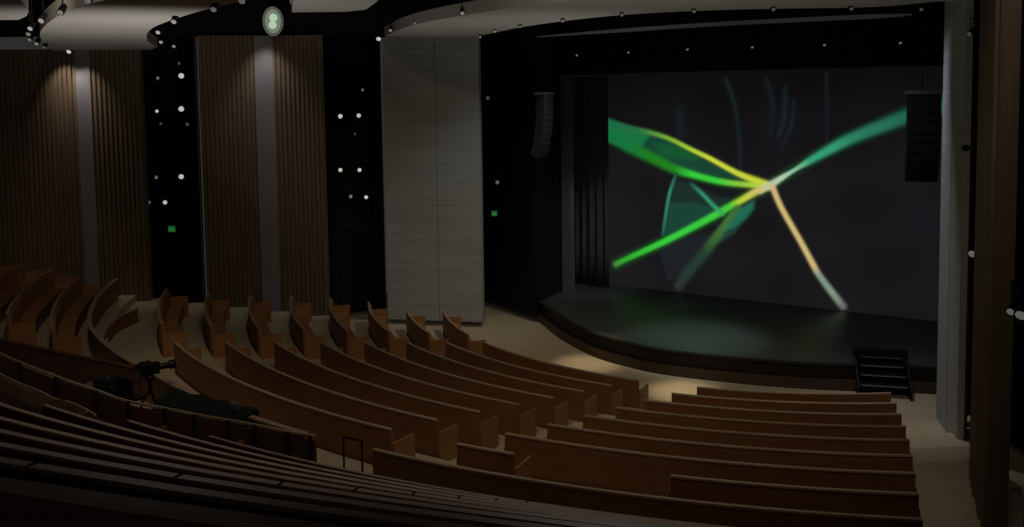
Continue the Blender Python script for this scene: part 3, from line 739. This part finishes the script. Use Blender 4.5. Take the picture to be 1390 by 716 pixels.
# cluttered equipment table
ta, tb_ = at_z(120,522,2.2), at_z(180,537,2.2)
d = Vector((tb_.x-ta.x, tb_.y-ta.y, 0)); L = d.length; d.normalize(); rz = math.atan2(d.y, d.x); c = (ta+tb_)/2
t = thing('equipment_table', 'black folding table crowded with gear in the mixing pit', 'table', (c.x,c.y,zp))
MB().box((c.x,c.y,2.08), (L,.6,.04), rz).build('tabletop', 'blackm', t)
for sx in (-1,1):
    for sy in (-1,1):
        q = c + d*sx*(L/2-.08) + Vector((-d.y,d.x,0))*sy*.24
        MB().tube((q.x,q.y,zp), (q.x,q.y,2.07), .016, n=8).build('leg', 'blackm', t)
gear = [(-.42,.30,.34,.22,'lighting_console','low black lighting console on the equipment table nearest the side parapet','console',-.05),
        (-.05,.34,.30,.30,'equipment_case','black equipment case in the middle of the equipment table','case',.1),
        (.32,.36,.30,.34,'monitor','upright black monitor on the equipment table beside the video camera','monitor',.0)]
for u, w, dd, h, nm, lb, ct_, rr in gear:
    q = c + d*L*u; t = thing(nm, lb, ct_, (q.x,q.y,2.10))
    if nm == 'monitor':
        MB().box((q.x,q.y,2.10+.02), (.22,.18,.03), rz).build('foot', 'blackm', t)
        MB().box((q.x,q.y,2.10+.24), (.46,.05,.30), rz).build('screen', 'cloth', t)
        MB().tube((q.x,q.y,2.11), (q.x,q.y,2.2), .02).build('stem', 'blackm', t)
    elif nm == 'equipment_case':
        MB().box((q.x,q.y,2.10+h/2), (w*1.3,dd,h), rz+rr).build('shell', 'cloth', t)
        MB().box((q.x,q.y,2.10+h*.7), (w*1.33,dd*1.03,.02), rz+rr).build('edge_trim', 'steel', t)
        MB().tube(Vector((q.x,q.y,2.10+h)) - d*.07, Vector((q.x,q.y,2.14+h)), .01).tube(Vector((q.x,q.y,2.14+h)), Vector((q.x,q.y,2.10+h))+d*.07, .01).build('handle', 'steel', t)
    else:
        MB().box((q.x,q.y,2.10+.05), (w*1.5,dd,.09), rz).build('body', 'blackm', t)
        MB().box((q.x,q.y,2.10+.10), (w*1.2,dd*.5,.02), rz, R(8)).build('control_panel', 'steel', t)
P = at_z(224, 545, 2.42)
t = thing('water_bottle', 'small pale bottle standing at the end of the covered mixing desk', 'bottle', P)
bq = Vector((da.x,da.y,0)) + Vector((d.x,d.y,0))*.12
MB().lathe([(.035,0),(.037,.02),(.037,.15),(.015,.19),(.015,.21)], (bq.x,bq.y,2.35), (0,0,1), 12).build('body', 'paper', t, True)
MB().lathe([(.017,.21),(.017,.235)], (bq.x,bq.y,2.35), (0,0,1), 12).build('cap', 'paper', t)
t.matrix_world = Matrix.Identity(4)

# ------------------------------------------------------------------ lights
def lgt(kind, name, loc, aim, power, col=(1,.9,.75), size=.5, cone=60, blend=.8):
    L = bpy.data.lights.new(name, kind); L.energy = power; L.color = col
    if kind == 'SPOT': L.spot_size = R(cone); L.spot_blend = blend; L.shadow_soft_size = size
    elif kind == 'AREA': L.shape = 'DISK'; L.size = size
    else: L.shadow_soft_size = size
    o = bpy.data.objects.new(name, L); C.objects.link(o); o.location = loc
    if aim is not None:
        o.rotation_euler = (Vector(aim)-Vector(loc)).to_track_quat('-Z','Y').to_euler()
    return o
W = (1,.86,.66); N_ = (1,.95,.88)
# house lights high in the black ceiling, house side of the arched panels
lgt('SPOT', 'house_light', (3, 9.5, 12.2), (3.5, 22.5, 0), 520, W, .4, 82, 1)
lgt('SPOT', 'house_light', (-1, 10, 12.2), (-2.5, 26, 0), 700, W, .4, 80, 1)
lgt('SPOT', 'house_light', (-5, 11, 12.2), (-10, 26.5, 1), 560, W, .4, 80, 1)
lgt('SPOT', 'house_light', (6, 11, 12.2), (8.2, 18.5, 0), 150, N_, .4, 70, 1)
lgt('SPOT', 'house_light', (1.5, 15.2, 12.2), (0, 11, 4), 350, N_, .4, 80, 1)
lgt('SPOT', 'house_light', (-5, 13, 12.2), (-4.5, 8.5, 4), 170, N_, .4, 75, 1)
# pools on the front floor
P = at_z(928,532,Z0); lgt('SPOT', 'floor_spot', (P.x+.5, P.y+1.2, 11.5), tuple(P), 3300, (1,.83,.6), .25, 12, 1)
P = at_z(800,494,Z0); lgt('SPOT', 'floor_spot', (P.x+1, P.y+1.2, 11.5), tuple(P), 2400, (1,.83,.6), .25, 12, 1)
lgt('SPOT', 'house_light', (6.5, 22.3, 12), (5.2, 19.5, 0), 420, N_, .3, 75, 1)
lgt('SPOT', 'house_light', (-8, 14, 12.2), (-10.5, 26, 1), 380, W, .3, 60, 1)
lgt('SPOT', 'floor_light', (2.2, 27.5, 12), (.3, 28.5, Z0), 520, W, .3, 60, 1)
# wash on the pale portal walls
lgt('SPOT', 'portal_wash', (3.2, 26, 11.8), (-2.4, 31, 1.5), 480, (.88,.96,1), .4, 46, .9)
lgt('SPOT', 'portal_wash', (7.0, 22.0, 11.5), (9.7, 20.3, 3.5), 650, (.80,.83,1), .3, 60, .9)
# grazing lights on the ribbed walls
Pg = at_wall(93.5, 74, WA0, WA1); lgt('SPOT', 'wall_grazer', (Pg.x-.1, Pg.y-.75, zA-.12), (Pg.x, Pg.y, 7.6), 60, N_, .05, 75, .8)
Pg = at_wall(116, 74, WA0, WA1); lgt('SPOT', 'wall_grazer', (Pg.x, Pg.y-.75, zA-.12), (Pg.x, Pg.y, 7.4), 60, N_, .05, 70, .8)
Pg = at_wall(366, 48, WB0, WB1); lgt('SPOT', 'wall_grazer', (Pg.x, Pg.y-1.0, zB+.3), (Pg.x, Pg.y, 6.6), 130, (1,1,.97), .1, 75, .9)
# added upward fill spots without fixtures, brightening the ceiling panels
lgt('SPOT', 'panel_fill', (-6.5, 16.6, 3.2), (-7.8, 20.2, 9.5), 1000, N_, .2, 95, 1)
lgt('SPOT', 'panel_fill', (2, 14, 3.6), (3, 19.5, 9.6), 380, N_, .2, 100, 1)
lgt('SPOT', 'panel_fill', (1.5, 23.5, 3.0), (0.2, 25.5, 9.6), 300, N_, .2, 95, 1)
# added fill spots for the stage floor and the drape
lgt('SPOT', 'stage_fill', (6.5, 23.5, 12.2), (5.4, 26.6, ZS), 2200, (.80,.97,.93), .4, 24, 1)  # added, stands in for the backdrop's glow on the stage floor
lgt('SPOT', 'stage_fill', (8, 21, 12.2), (9.3, 25, ZS), 110, (.9,1,.9), .4, 50, 1)
lgt('SPOT', 'drape_fill', (4.6, 28.3, 9.2), (3.0, 32.6, 3.0), 520, (.85,.9,1), .2, 34, 1)  # added to bring up the drape folds and the post

w = bpy.data.worlds.new('world'); bpy.context.scene.world = w; w.use_nodes = True
w.node_tree.nodes['Background'].inputs[0].default_value = (1,.93,.85,1); w.node_tree.nodes['Background'].inputs[1].default_value = .028
vsx = bpy.context.scene.view_settings
vsx.view_transform = 'Standard'; vsx.look = 'None'; vsx.gamma = 1; vsx.exposure = 0; vsx.use_curve_mapping = False
